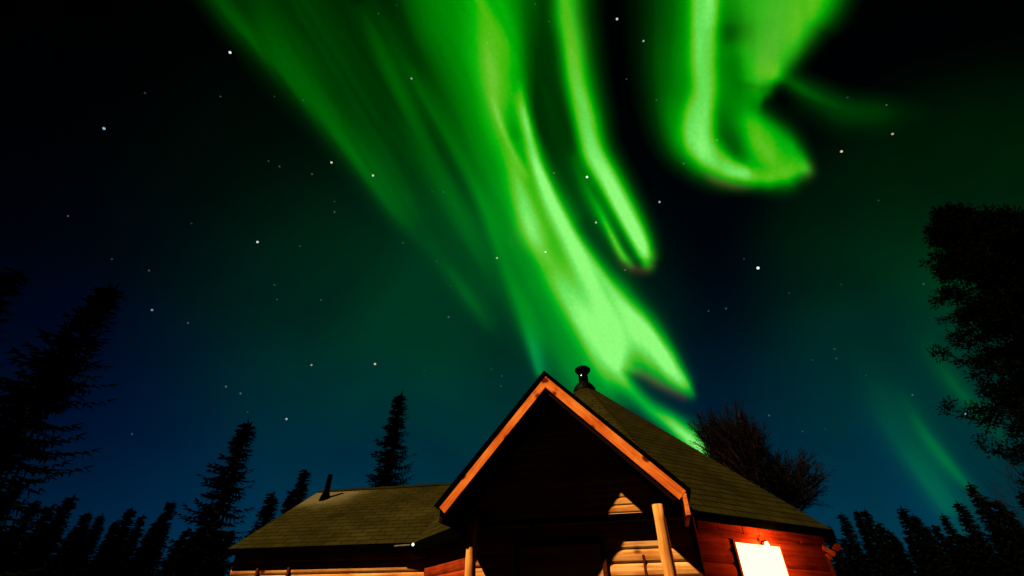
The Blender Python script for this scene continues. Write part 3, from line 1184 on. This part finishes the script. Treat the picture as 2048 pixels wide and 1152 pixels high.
def wobble(x, y, sc, seed):
    """smooth 2-D value noise in 0..1"""
    rs = np.random.RandomState(seed)
    g_ = rs.rand(64, 64)
    u, v = (x / sc) % 63, (y / sc) % 63
    i, j = np.floor(u).astype(int), np.floor(v).astype(int)
    a, b = u - i, v - j
    a, b = a * a * (3 - 2 * a), b * b * (3 - 2 * b)
    i2, j2 = (i + 1) % 64, (j + 1) % 64
    return (g_[j, i] * (1 - a) + g_[j, i2] * a) * (1 - b) + (g_[j2, i] * (1 - a) + g_[j2, i2] * a) * b


def smooth_path(pts, n):
    p = np.array(pts, float)
    m = len(p)
    if m == 2:
        t = np.linspace(0, 1, n)[:, None]
        return p[0] * (1 - t) + p[1] * t
    out = []
    seg = max(2, n // (m - 1))
    for i in range(m - 1):
        p0 = p[i - 1] if i > 0 else 2 * p[0] - p[1]
        p1, p2 = p[i], p[i + 1]
        p3 = p[i + 2] if i + 2 < m else 2 * p[-1] - p[-2]
        t = np.linspace(0, 1, seg, endpoint=False)[:, None]
        out.append(0.5 * ((2 * p1) + (-p0 + p2) * t + (2 * p0 - 5 * p1 + 4 * p2 - p3) * t ** 2 + (-p0 + 3 * p1 - 3 * p2 + p3) * t ** 3))
    out.append(p[-1:])
    return np.vstack(out)


def ray_sheet(pts, pw=1.7):
    """brightness of one fold: pts = (x, y, reach to the left, reach to the right, brightness) from top to bottom"""
    pth = smooth_path(pts, 240)
    pth[:, 2:] = np.maximum(pth[:, 2:], 0.0)
    reach = pth[:, 2:4].max() * 3.0
    bx0, bx1, by0, by1 = pth[:, 0].min() - reach, pth[:, 0].max() + reach, pth[:, 1].min() - reach, pth[:, 1].max() + reach
    out = np.zeros_like(GX)
    ii = np.where((gx >= bx0) & (gx <= bx1))[0]
    jj = np.where((gy >= by0) & (gy <= by1))[0]
    if len(ii) == 0 or len(jj) == 0:
        return out
    sx = slice(ii[0], ii[-1] + 1)
    sy = slice(jj[0], jj[-1] + 1)
    X, Y = GX[sy, sx], GY[sy, sx]
    best = np.full(X.shape, 1e18)
    idx = np.zeros(X.shape, int)
    for k in range(len(pth)):
        d2 = (X - pth[k, 0]) ** 2 + (Y - pth[k, 1]) ** 2
        w = d2 < best
        best = np.where(w, d2, best)
        idx = np.where(w, k, idx)
    tan = np.gradient(pth[:, :2], axis=0)
    tan /= np.linalg.norm(tan, axis=1)[:, None] + 1e-9
    dx, dy = X - pth[idx, 0], Y - pth[idx, 1]
    cr = tan[idx, 0] * dy - tan[idx, 1] * dx        # >0: to the left of the downward path
    s = 0.5 + 0.5 * np.tanh(cr / 4.0)
    w = pth[idx, 2] * s + pth[idx, 3] * (1 - s)
    d = np.sqrt(best)
    out[sy, sx] = pth[idx, 4] * np.exp(-np.power(d / np.maximum(w, 1), pw))
    return out


def aurora_material():
    m, nt = new_mat('aurora_light')
    a1 = nd(nt, 'ShaderNodeAttribute', attribute_name='brightness')
    a2 = nd(nt, 'ShaderNodeAttribute', attribute_name='fringe')
    a3 = nd(nt, 'ShaderNodeAttribute', attribute_name='teal')
    geo = nd(nt, 'ShaderNodeNewGeometry')
    n1 = nd(nt, 'ShaderNodeTexNoise', ins={'Scale': 0.035, 'Detail': 6.0, 'Roughness': 0.75})
    nt.links.new(geo.outputs['Position'], n1.inputs['Vector'])
    b = math_n(nt, 'ADD', a1.outputs['Fac'], math_n(nt, 'MULTIPLY', math_n(nt, 'MULTIPLY', math_n(nt, 'SUBTRACT', n1.outputs['Fac'], 0.5), 0.16), a1.outputs['Fac']))
    col = ramp(nt, b, [
        (0.0, (0, 0, 0)), (0.08, lin(0, 22, 0)), (0.2, lin(0, 50, 0)), (0.36, lin(0, 94, 0)), (0.52, lin(0, 138, 0)), (0.66, lin(6, 178, 4)),
        (0.745, lin(72, 186, 10)), (0.81, lin(92, 198, 42)), (0.89, lin(100, 222, 84)), (1.0, lin(144, 250, 118))])
    col = vadd(nt, col, vscale(nt, lin(140, 84, 74), a2.outputs['Fac']))
    col = vadd(nt, col, vscale(nt, lin(10, 60, 110), a3.outputs['Fac']))
    em = nd(nt, 'ShaderNodeEmission')
    nt.links.new(col, em.inputs['Color'])
    em.inputs['Strength'].default_value = 1.0 / EXPO
    tr = nd(nt, 'ShaderNodeBsdfTransparent')
    ad = nd(nt, 'ShaderNodeAddShader')
    nt.links.new(em.outputs[0], ad.inputs[0])
    nt.links.new(tr.outputs[0], ad.inputs[1])
    out = nd(nt, 'ShaderNodeOutputMaterial')
    nt.links.new(ad.outputs[0], out.inputs['Surface'])
    m.cycles.emission_sampling = 'NONE'
    return m


M_AURORA = aurora_material()


def aurora(label, folds, fringe=(), teal=(), rad=RS, seed=1, cut=0.02, dark=(), lean=0.5, streak=0.18):
    I = np.zeros_like(GX)
    for f in folds:
        pw = 1.7
        if isinstance(f, tuple):
            f, pw = f
        I += ray_sheet(f, pw)
    for f in dark:
        I *= 1 - np.clip(ray_sheet(f), 0, 1)
    I *= 1 - streak / 2 + streak * (0.65 * wobble(GX - lean * GY + 900, GY * 0.10 + 300, 30, seed) + 0.35 * wobble(GX - lean * GY + 900, GY * 0.12 + 300, 13, seed + 9))
    I = np.minimum(I, 1.0)
    Fr = np.zeros_like(GX)
    for f in fringe:
        Fr += ray_sheet(f)
    Te = np.zeros_like(GX)
    for f in teal:
        Te += ray_sheet(f)
    I = np.clip((I - cut) / (1 - cut), 0, None)
    on = (I > 0.004) | (Fr > 0.02) | (Te > 0.02)
    x, y = (GX - 1024) / FPX, -(GY - 576) / FPX
    D = np.stack([x, CP - SP * y, SP + CP * y], -1)
    D /= np.linalg.norm(D, axis=-1)[..., None]
    Pt = D * rad
    q = on[:-1, :-1] | on[1:, :-1] | on[:-1, 1:] | on[1:, 1:]
    ny, nx = GX.shape
    J, Ix = np.where(q)
    quads = np.stack([J * nx + Ix, J * nx + Ix + 1, (J + 1) * nx + Ix + 1, (J + 1) * nx + Ix], 1)
    use, inv = np.unique(quads.ravel(), return_inverse=True)
    vv = Pt.reshape(-1, 3)[use]
    inv = inv.reshape(-1, 4)
    me = bpy.data.meshes.new('aurora_band')
    me.from_pydata(vv.tolist(), [], inv.tolist())
    me.materials.append(M_AURORA)
    for nm, arr in (('brightness', I), ('fringe', Fr), ('teal', Te)):
        at_ = me.attributes.new(nm, 'FLOAT', 'POINT')
        at_.data.foreach_set('value', arr.ravel()[use].astype(np.float32))
    me.polygons.foreach_set('use_smooth', [True] * len(me.polygons))
    o = bpy.data.objects.new('aurora_band', me)
    COL.objects.link(o)
    o.location = (0, 0, EYE)
    o.visible_shadow = True
    tag(o, label, 'aurora', 'bands of northern lights')
    return o


aurora('brightest wide green aurora band sweeping down to the hut roof', [
    # right ridge: a broad soft body and a pale, flat core
    [(1040, 170, 10, 9, .10), (1050, 230, 14, 10, .40), (1064, 290, 16, 12, .50), (1088, 355, 20, 15, .54), (1114, 410, 26, 18, .56), (1152, 478, 34, 20, .56), (1194, 540, 46, 23, .58),
     (1240, 600, 60, 27, .60), (1290, 662, 70, 28, .62), (1336, 720, 52, 22, .62), (1370, 764, 28, 16, .58), (1386, 788, 14, 8, .35)],
    ([(1056, 300, 8, 8, .04), (1080, 352, 13, 11, .22), (1106, 410, 18, 13, .25), (1144, 478, 24, 16, .26), (1186, 540, 38, 20, .28), (1230, 600, 56, 25, .32), (1280, 660, 80, 30, .37), (1326, 714, 54, 24, .38),
      (1362, 762, 24, 14, .34), (1378, 786, 14, 8, .18)], 2.3),
    ([(1150, 590, 14, 24, .03), (1192, 650, 34, 44, .16), (1232, 700, 34, 44, .22), (1262, 736, 22, 28, .10)], 2.2),
    ([(1040, 290, 16, 14, .10), (1068, 370, 26, 22, .22), (1096, 440, 32, 26, .30), (1130, 510, 36, 30, .30), (1166, 580, 40, 30, .28), (1200, 640, 40, 30, .2), (1220, 690, 30, 24, .06)], 2.2),
    # left ridge
    [(948, -240, 52, 46, .36), (952, -60, 50, 44, .42), (962, 20, 48, 42, .44), (974, 100, 46, 40, .46), (988, 190, 42, 34, .48), (1002, 260, 38, 28, .50), (1026, 330, 38, 28, .52), (1044, 400, 36, 32, .52),
     (1060, 460, 34, 34, .50), (1088, 520, 32, 34, .42), (1126, 590, 28, 34, .42), (1166, 660, 26, 34, .36), (1206, 740, 24, 30, .22), (1230, 800, 24, 24, .06)],
    ([(1010, 300, 8, 10, .02), (1030, 350, 16, 18, .08), (1046, 410, 20, 24, .12), (1066, 470, 20, 24, .14), (1090, 520, 14, 16, .04)], 2.6),
    [(984, 195, 6, 6, .04), (1000, 245, 6, 6, .12), (1026, 305, 6, 6, .14), (1052, 352, 6, 6, .08)],
    # lower lobe towards the right
    [(1206, 640, 26, 26, .06), (1222, 700, 24, 24, .26), (1246, 758, 22, 22, .54), (1294, 812, 20, 22, .56), (1346, 852, 20, 22, .70), (1396, 896, 24, 22, .80), (1424, 934, 22, 20, .6)],
    [(1300, 800, 24, 34, .08), (1350, 845, 24, 34, .20), (1400, 885, 22, 30, .2)],
    # dim fill left below
    ([(960, 420, 40, 50, .05), (1020, 520, 50, 60, .12), (1076, 610, 54, 74, .29), (1120, 690, 56, 74, .38), (1170, 770, 60, 70, .40), (1230, 850, 50, 40, .3)], 2.2),
    # second ray
    [(742, -20, 20, 20, .05), (795, 105, 16, 24, .14), (838, 178, 17, 26, .21), (884, 254, 17, 28, .22), (926, 330, 18, 30, .24), (966, 410, 20, 30, .24), (990, 480, 20, 28, .23), (1018, 560, 20, 28, .22),
     (1046, 640, 18, 26, .27), (1064, 695, 13, 20, .35), (1078, 745, 10, 16, .34)],
    # wide green fill at the top and right
    ([(850, -240, 86, 90, .32), (866, 0, 70, 90, .34), (906, 120, 60, 80, .30), (944, 240, 52, 60, .24), (984, 360, 40, 46, .18), (1026, 470, 36, 40, .12), (1070, 560, 30, 40, .06)], 2.0),
    ([(1020, -240, 50, 44, .40), (1024, 0, 50, 38, .44), (1030, 120, 44, 30, .46), (1046, 220, 36, 22, .40), (1068, 290, 26, 20, .26), (1096, 350, 24, 24, .14), (1150, 430, 20, 20, .1)], 2.2),
    ([(1078, -240, 30, 30, .20), (1080, 0, 30, 30, .20), (1090, 140, 30, 30, .20), (1112, 260, 30, 34, .20), (1150, 370, 34, 34, .17), (1200, 480, 34, 34, .12), (1250, 570, 26, 26, .05)], 2.2),
    ([(800, -240, 120, 120, .08), (880, 0, 110, 110, .12), (960, 200, 100, 90, .13), (1040, 400, 90, 80, .13), (1120, 580, 80, 70, .13), (1210, 740, 60, 50, .06)], 2.2),
    [(1250, 560, 18, 24, .06), (1300, 640, 20, 24, .14), (1345, 710, 18, 16, .12)],
], fringe=[[(972, 60, 14, 14, .03), (978, 130, 15, 15, .16), (986, 200, 14, 14, .18), (1000, 260, 12, 12, .04)], [(1048, 420, 16, 16, .03), (1062, 462, 22, 24, .15), (1084, 510, 16, 18, .03)],
    [(1244, 734, 10, 9, .05), (1278, 744, 9, 8, .14), (1324, 770, 9, 8, .16), (1366, 792, 9, 7, .10)]],
    teal=[[(1056, 660, 12, 14, .05), (1070, 705, 12, 14, .22), (1082, 745, 10, 14, .22)]], seed=3,
    dark=[[(1250, 744, 8, 8, .15), (1278, 760, 12, 12, .50), (1312, 784, 14, 13, .62), (1350, 806, 13, 12, .66), (1390, 822, 14, 12, .7), (1415, 830, 14, 12, .6)]])

aurora('narrow pale green aurora tongue ending in a rounded tip', [
    ([(1122, -240, 34, 52, .56), (1128, 0, 34, 50, .60), (1138, 80, 34, 48, .60), (1150, 160, 34, 46, .62), (1168, 230, 34, 42, .62), (1186, 300, 32, 38, .62), (1217, 360, 28, 36, .64), (1250, 425, 26, 34, .64),
      (1278, 480, 24, 30, .64), (1292, 512, 22, 24, .60), (1294, 528, 16, 18, .5)], 2.2),
    ([(1124, -240, 14, 22, .12), (1130, 0, 16, 26, .14), (1140, 80, 16, 26, .15), (1148, 150, 18, 26, .20), (1166, 230, 22, 26, .27), (1184, 300, 24, 26, .33), (1214, 360, 22, 26, .38), (1248, 425, 20, 26, .42),
      (1276, 480, 18, 22, .42), (1288, 510, 14, 16, .34), (1290, 522, 10, 10, .2)], 3.0),
    [(1192, 400, 8, 8, .04), (1214, 450, 8, 8, .26), (1240, 502, 9, 8, .42), (1262, 530, 10, 10, .36)],
    [(1150, 320, 22, 20, .14), (1180, 390, 22, 18, .34), (1212, 450, 18, 16, .34), (1248, 516, 12, 14, .24)],
    [(1150, 330, 30, 30, .08), (1200, 440, 30, 30, .11), (1250, 560, 25, 25, .08), (1300, 640, 25, 20, .04)],
], fringe=[[(1222, 470, 6, 7, .05), (1248, 522, 8, 8, .15), (1280, 540, 9, 8, .11), (1300, 530, 8, 8, .10), (1308, 505, 7, 7, .04)], [(1136, 0, 16, 16, .1), (1150, 90, 16, 16, .12), (1160, 150, 12, 12, .02)]], rad=RS - 40, seed=4)

aurora('curled green aurora hook in the upper right sky', [
    ([(1416, -240, 80, 46, .56), (1414, -20, 76, 46, .58), (1410, 60, 74, 44, .58), (1406, 120, 74, 44, .58), (1406, 180, 72, 46, .58), (1400, 230, 68, 50, .60), (1402, 280, 60, 50, .60), (1420, 312, 46, 46, .60),
      (1450, 336, 38, 36, .58), (1490, 350, 28, 28, .50), (1530, 362, 20, 20, .2)], 2.2),
    ([(1412, -240, 28, 28, .28), (1410, -20, 28, 28, .29), (1409, 60, 28, 28, .30), (1408, 120, 28, 28, .29), (1410, 180, 28, 30, .29), (1400, 235, 34, 34, .30), (1400, 275, 34, 36, .31), (1420, 308, 30, 32, .30),
      (1452, 332, 24, 24, .26), (1488, 346, 14, 14, .18), (1508, 352, 8, 8, .02)], 3.6),
    ([(1625, -240, 120, 90, .60), (1608, -30, 112, 74, .62), (1584, 40, 98, 58, .64), (1558, 100, 74, 44, .66), (1536, 150, 52, 28, .66), (1530, 178, 34, 18, .40)], 2.6),
    ([(1500, 215, 24, 24, .03), (1520, 270, 40, 36, .20), (1552, 312, 46, 40, .28), (1584, 336, 36, 30, .22)], 2.2),
    [(1500, -240, 60, 60, .40), (1490, 0, 55, 60, .34), (1492, 60, 44, 50, .22), (1484, 140, 34, 40, .04)],
    [(1690, -240, 60, 50, .3), (1660, -20, 50, 40, .26), (1620, 50, 34, 28, .16), (1590, 110, 24, 20, .06)],
    ([(1468, 110, 30, 34, .36), (1474, 180, 32, 40, .46), (1488, 240, 38, 46, .50), (1520, 300, 42, 44, .50), (1560, 340, 40, 34, .4)], 2.1),
    [(1440, 350, 20, 20, .08), (1500, 362, 18, 18, .20), (1560, 358, 20, 22, .26), (1604, 346, 18, 18, .22), (1624, 342, 12, 12, .10)],
    [(1510, 235, 22, 20, .12), (1556, 264, 26, 24, .32), (1590, 300, 26, 22, .42), (1612, 332, 20, 16, .42), (1620, 346, 12, 12, .2)],
    [(1552, 150, 20, 20, .18), (1590, 170, 18, 24, .28), (1640, 196, 18, 28, .24), (1690, 212, 24, 30, .16), (1760, 220, 30, 30, .10), (1840, 225, 30, 30, .05)],
    [(1610, 210, 30, 30, .08), (1680, 235, 36, 30, .12), (1760, 235, 40, 36, .09)],
    [(1300, -240, 60, 60, .16), (1310, 0, 50, 60, .14), (1318, 150, 44, 50, .16), (1345, 260, 36, 40, .18), (1392, 335, 20, 20, .16)],
], fringe=[[(1560, -100, 60, 60, .16), (1560, 0, 56, 50, .20), (1552, 60, 44, 40, .24), (1536, 115, 32, 26, .28), (1524, 155, 20, 14, .12)], [(1600, 325, 12, 12, .03), (1612, 338, 14, 12, .16)],
    [(1406, 340, 8, 8, .03), (1430, 358, 9, 9, .14), (1470, 370, 9, 9, .12), (1500, 374, 8, 8, .03)]], rad=RS - 60, seed=5, lean=0.0,
    dark=[[(1466, 70, 14, 14, .08), (1468, 120, 18, 22, .22), (1470, 170, 20, 24, .18), (1476, 215, 20, 20, .05)]])

aurora('dim broad green aurora veil left of the bright band', [
    [(300, -240, 40, 60, .14), (430, -10, 30, 50, .20), (520, 90, 26, 46, .23), (600, 180, 25, 46, .23), (680, 275, 24, 44, .24), (745, 355, 24, 40, .26), (800, 430, 22, 34, .25), (850, 492, 16, 20, .08)],
    [(858, 490, 18, 20, .06), (898, 545, 22, 24, .17), (938, 598, 23, 26, .23), (970, 640, 18, 20, .19), (992, 672, 14, 14, .04)],
    [(730, 20, 20, 26, .10), (776, 130, 20, 28, .16), (826, 240, 20, 28, .17), (880, 350, 22, 30, .16), (935, 460, 24, 30, .14), (985, 570, 22, 28, .06)],
    ([(470, -240, 130, 130, .18), (600, 0, 120, 120, .20), (720, 160, 110, 110, .20), (830, 320, 92, 100, .19), (930, 470, 76, 86, .18), (1010, 600, 60, 66, .14), (1050, 700, 40, 40, .04)], 2.2),
], rad=RS - 20, seed=6, lean=0.62, streak=0.5)

aurora('faint green aurora streaks low above the trees at right', [
    [(1806, 790, 14, 14, .05), (1848, 862, 15, 17, .17), (1890, 918, 15, 17, .24), (1938, 975, 12, 15, .22), (1970, 1015, 10, 12, .12)],
    [(1740, 800, 14, 16, .03), (1790, 880, 18, 20, .10), (1840, 950, 18, 20, .13), (1890, 1020, 16, 18, .10)],
    [(1720, 720, 40, 40, .05), (1780, 810, 46, 50, .15), (1830, 890, 48, 50, .20), (1890, 985, 46, 44, .24), (1930, 1050, 40, 40, .18)],
    [(1860, 700, 16, 18, .05), (1910, 770, 16, 20, .12), (1960, 828, 14, 18, .10), (2010, 880, 14, 18, .04)],
    [(1850, 700, 40, 40, .08), (1900, 770, 30, 36, .14), (1960, 830, 26, 34, .13), (2030, 900, 26, 34, .08)],
    ([(1800, 480, 120, 120, .06), (1880, 560, 120, 120, .12), (1960, 640, 100, 110, .1)], 2.2),
], rad=RS - 30, seed=7, lean=0.8, teal=[[(1760, 860, 60, 60, .06), (1880, 1010, 70, 60, .14)]])

# ------------------------------------------------------------------ stars
star_protos = {}


def star(px, py, rpx, col, lum, label):
    key = (col, lum)
    if key not in star_protos:
        me = bpy.data.meshes.new('star')
        t = (1 + 5 ** .5) / 2
        vs_ = [Vector(p).normalized() for p in [(-1, t, 0), (1, t, 0), (-1, -t, 0), (1, -t, 0), (0, -1, t), (0, 1, t), (0, -1, -t), (0, 1, -t), (t, 0, -1), (t, 0, 1), (-t, 0, -1), (-t, 0, 1)]]
        me.from_pydata([tuple(v) for v in vs_], [], [(0, 11, 5), (0, 5, 1), (0, 1, 7), (0, 7, 10), (0, 10, 11), (1, 5, 9), (5, 11, 4), (11, 10, 2), (10, 7, 6), (7, 1, 8), (3, 9, 4), (3, 4, 2), (3, 2, 6), (3, 6, 8), (3, 8, 9), (4, 9, 5), (2, 4, 11), (6, 2, 10), (8, 6, 7), (9, 8, 1)])
        m = emit_mat('starlight', lin(*col), lum, glow=True)
        m.cycles.emission_sampling = 'NONE'
        me.materials.append(m)
        star_protos[key] = me
    d = ray(px, py)
    k = 3800.0 / d.length
    o = bpy.data.objects.new('star', star_protos[key])
    COL.objects.link(o)
    o.location = Vector((0, 0, EYE)) + d * k
    o.scale = [0.86 * rpx / FPX * 3800.0 / d.length] * 3
    tag(o, label, 'star', 'stars in the night sky')


WHT, BLU, YEL, GRN = (255, 255, 255), (170, 215, 235), (255, 235, 190), (200, 240, 200)
BRIGHT = [
    (1516, 536, 3.6, WHT, 1.0, 'brightest white star, alone in the dark sky above the right part of the hut roof'),
    (460, 105, 3.2, WHT, .9, 'bright white star left of the dim green veil near the top'),
    (208, 257, 3.2, BLU, .7, 'bluish star high in the dark sky at far left'),
    (663, 325, 2.8, YEL, .7, 'yellowish star just left of the edge of the dim veil'),
    (746, 351, 2.8, WHT, .6, 'white star on the very edge of the dim green veil'),
    (515, 484, 2.8, WHT, .7, 'white star in the dark sky above the tall ragged conifer'),
    (1174, 354, 3.0, WHT, 1.0, 'white star in the dark gap left of the narrow aurora tongue'),
    (1192, 445, 2.6, GRN, .6, 'pale green tinted star beside the lower part of the aurora tongue'),
    (1683, 303, 3.0, YEL, .7, 'warm white star right of the aurora hook'),
    (1785, 268, 2.8, YEL, .45, 'dim warm star farther right of the aurora hook'),
    (1234, 38, 3.0, WHT, .65, 'white star near the top between the tongue and the hook'),
    (1287, 82, 2.6, WHT, .35, 'dim star just below right of the white one between tongue and hook'),
    (1319, 404, 2.6, WHT, .4, 'dim star between the tongue tip and the hook bottom'),
    (750, 728, 2.8, YEL, .65, 'yellowish star above the narrow spruce behind the cabin'),
    (623, 730, 2.4, WHT, .3, 'dim star level with the yellowish one and left of it'),
    (573, 838, 2.6, WHT, .4, 'star low between the ragged conifer and the narrow spruce'),
    (304, 620, 2.6, BLU, .4, 'bluish star right of the huge left conifer'),
    (1932, 828, 2.8, BLU, .6, 'bluish star low at right beside the big pine'),
    (1091, 504, 2.6, GRN, .8, 'star shining through the bright aurora band'),
    (994, 516, 2.6, GRN, .5, 'star between two green rays left of the bright band'),
    (823, 157, 2.4, GRN, .45, 'star on the thin green ray near the top'),
]
for s_ in BRIGHT:
    star(*s_)
FAINT = [(554, 599), (793, 10), (757, 27), (1070, 8), (1098, 43), (1152, 73), (975, 122), (974, 86), (669, 403), (669, 424), (441, 193), (549, 193), (383, 447), (136, 432), (224, 518), (298, 541),
         (290, 186), (806, 486), (873, 522), (495, 824), (481, 787), (452, 773), (264, 868), (168, 698), (376, 646), (1417, 622), (1452, 617), (1625, 720), (1669, 698), (1673, 717), (1732, 751), (1682, 569),
         (1847, 568), (1538, 831), (1757, 401), (1253, 158), (1313, 200), (1434, 280), (1393, 305), (1367, 327), (983, 738), (1004, 752), (1002, 772), (848, 741), (1650, 858), (1043, 412), (1773, 210),
         (1695, 195), (537, 322), (559, 333), (624, 348), (607, 200), (600, 492), (887, 384), (901, 572), (864, 383), (1578, 586), (1488, 518), (1605, 863), (1825, 790), (1250, 540), (1108, 346), (1108, 394), (549, 570), (642, 600), (1380, 870), (897, 634)]
rn = random.Random(4)
for fx, fy in FAINT:
    star(fx, fy, rn.choice((1.9, 2.2, 2.4)), BLU if rn.random() < .6 else WHT, rn.choice((.03, .055, .09)), 'faint pinprick star, one of many in the dark sky')
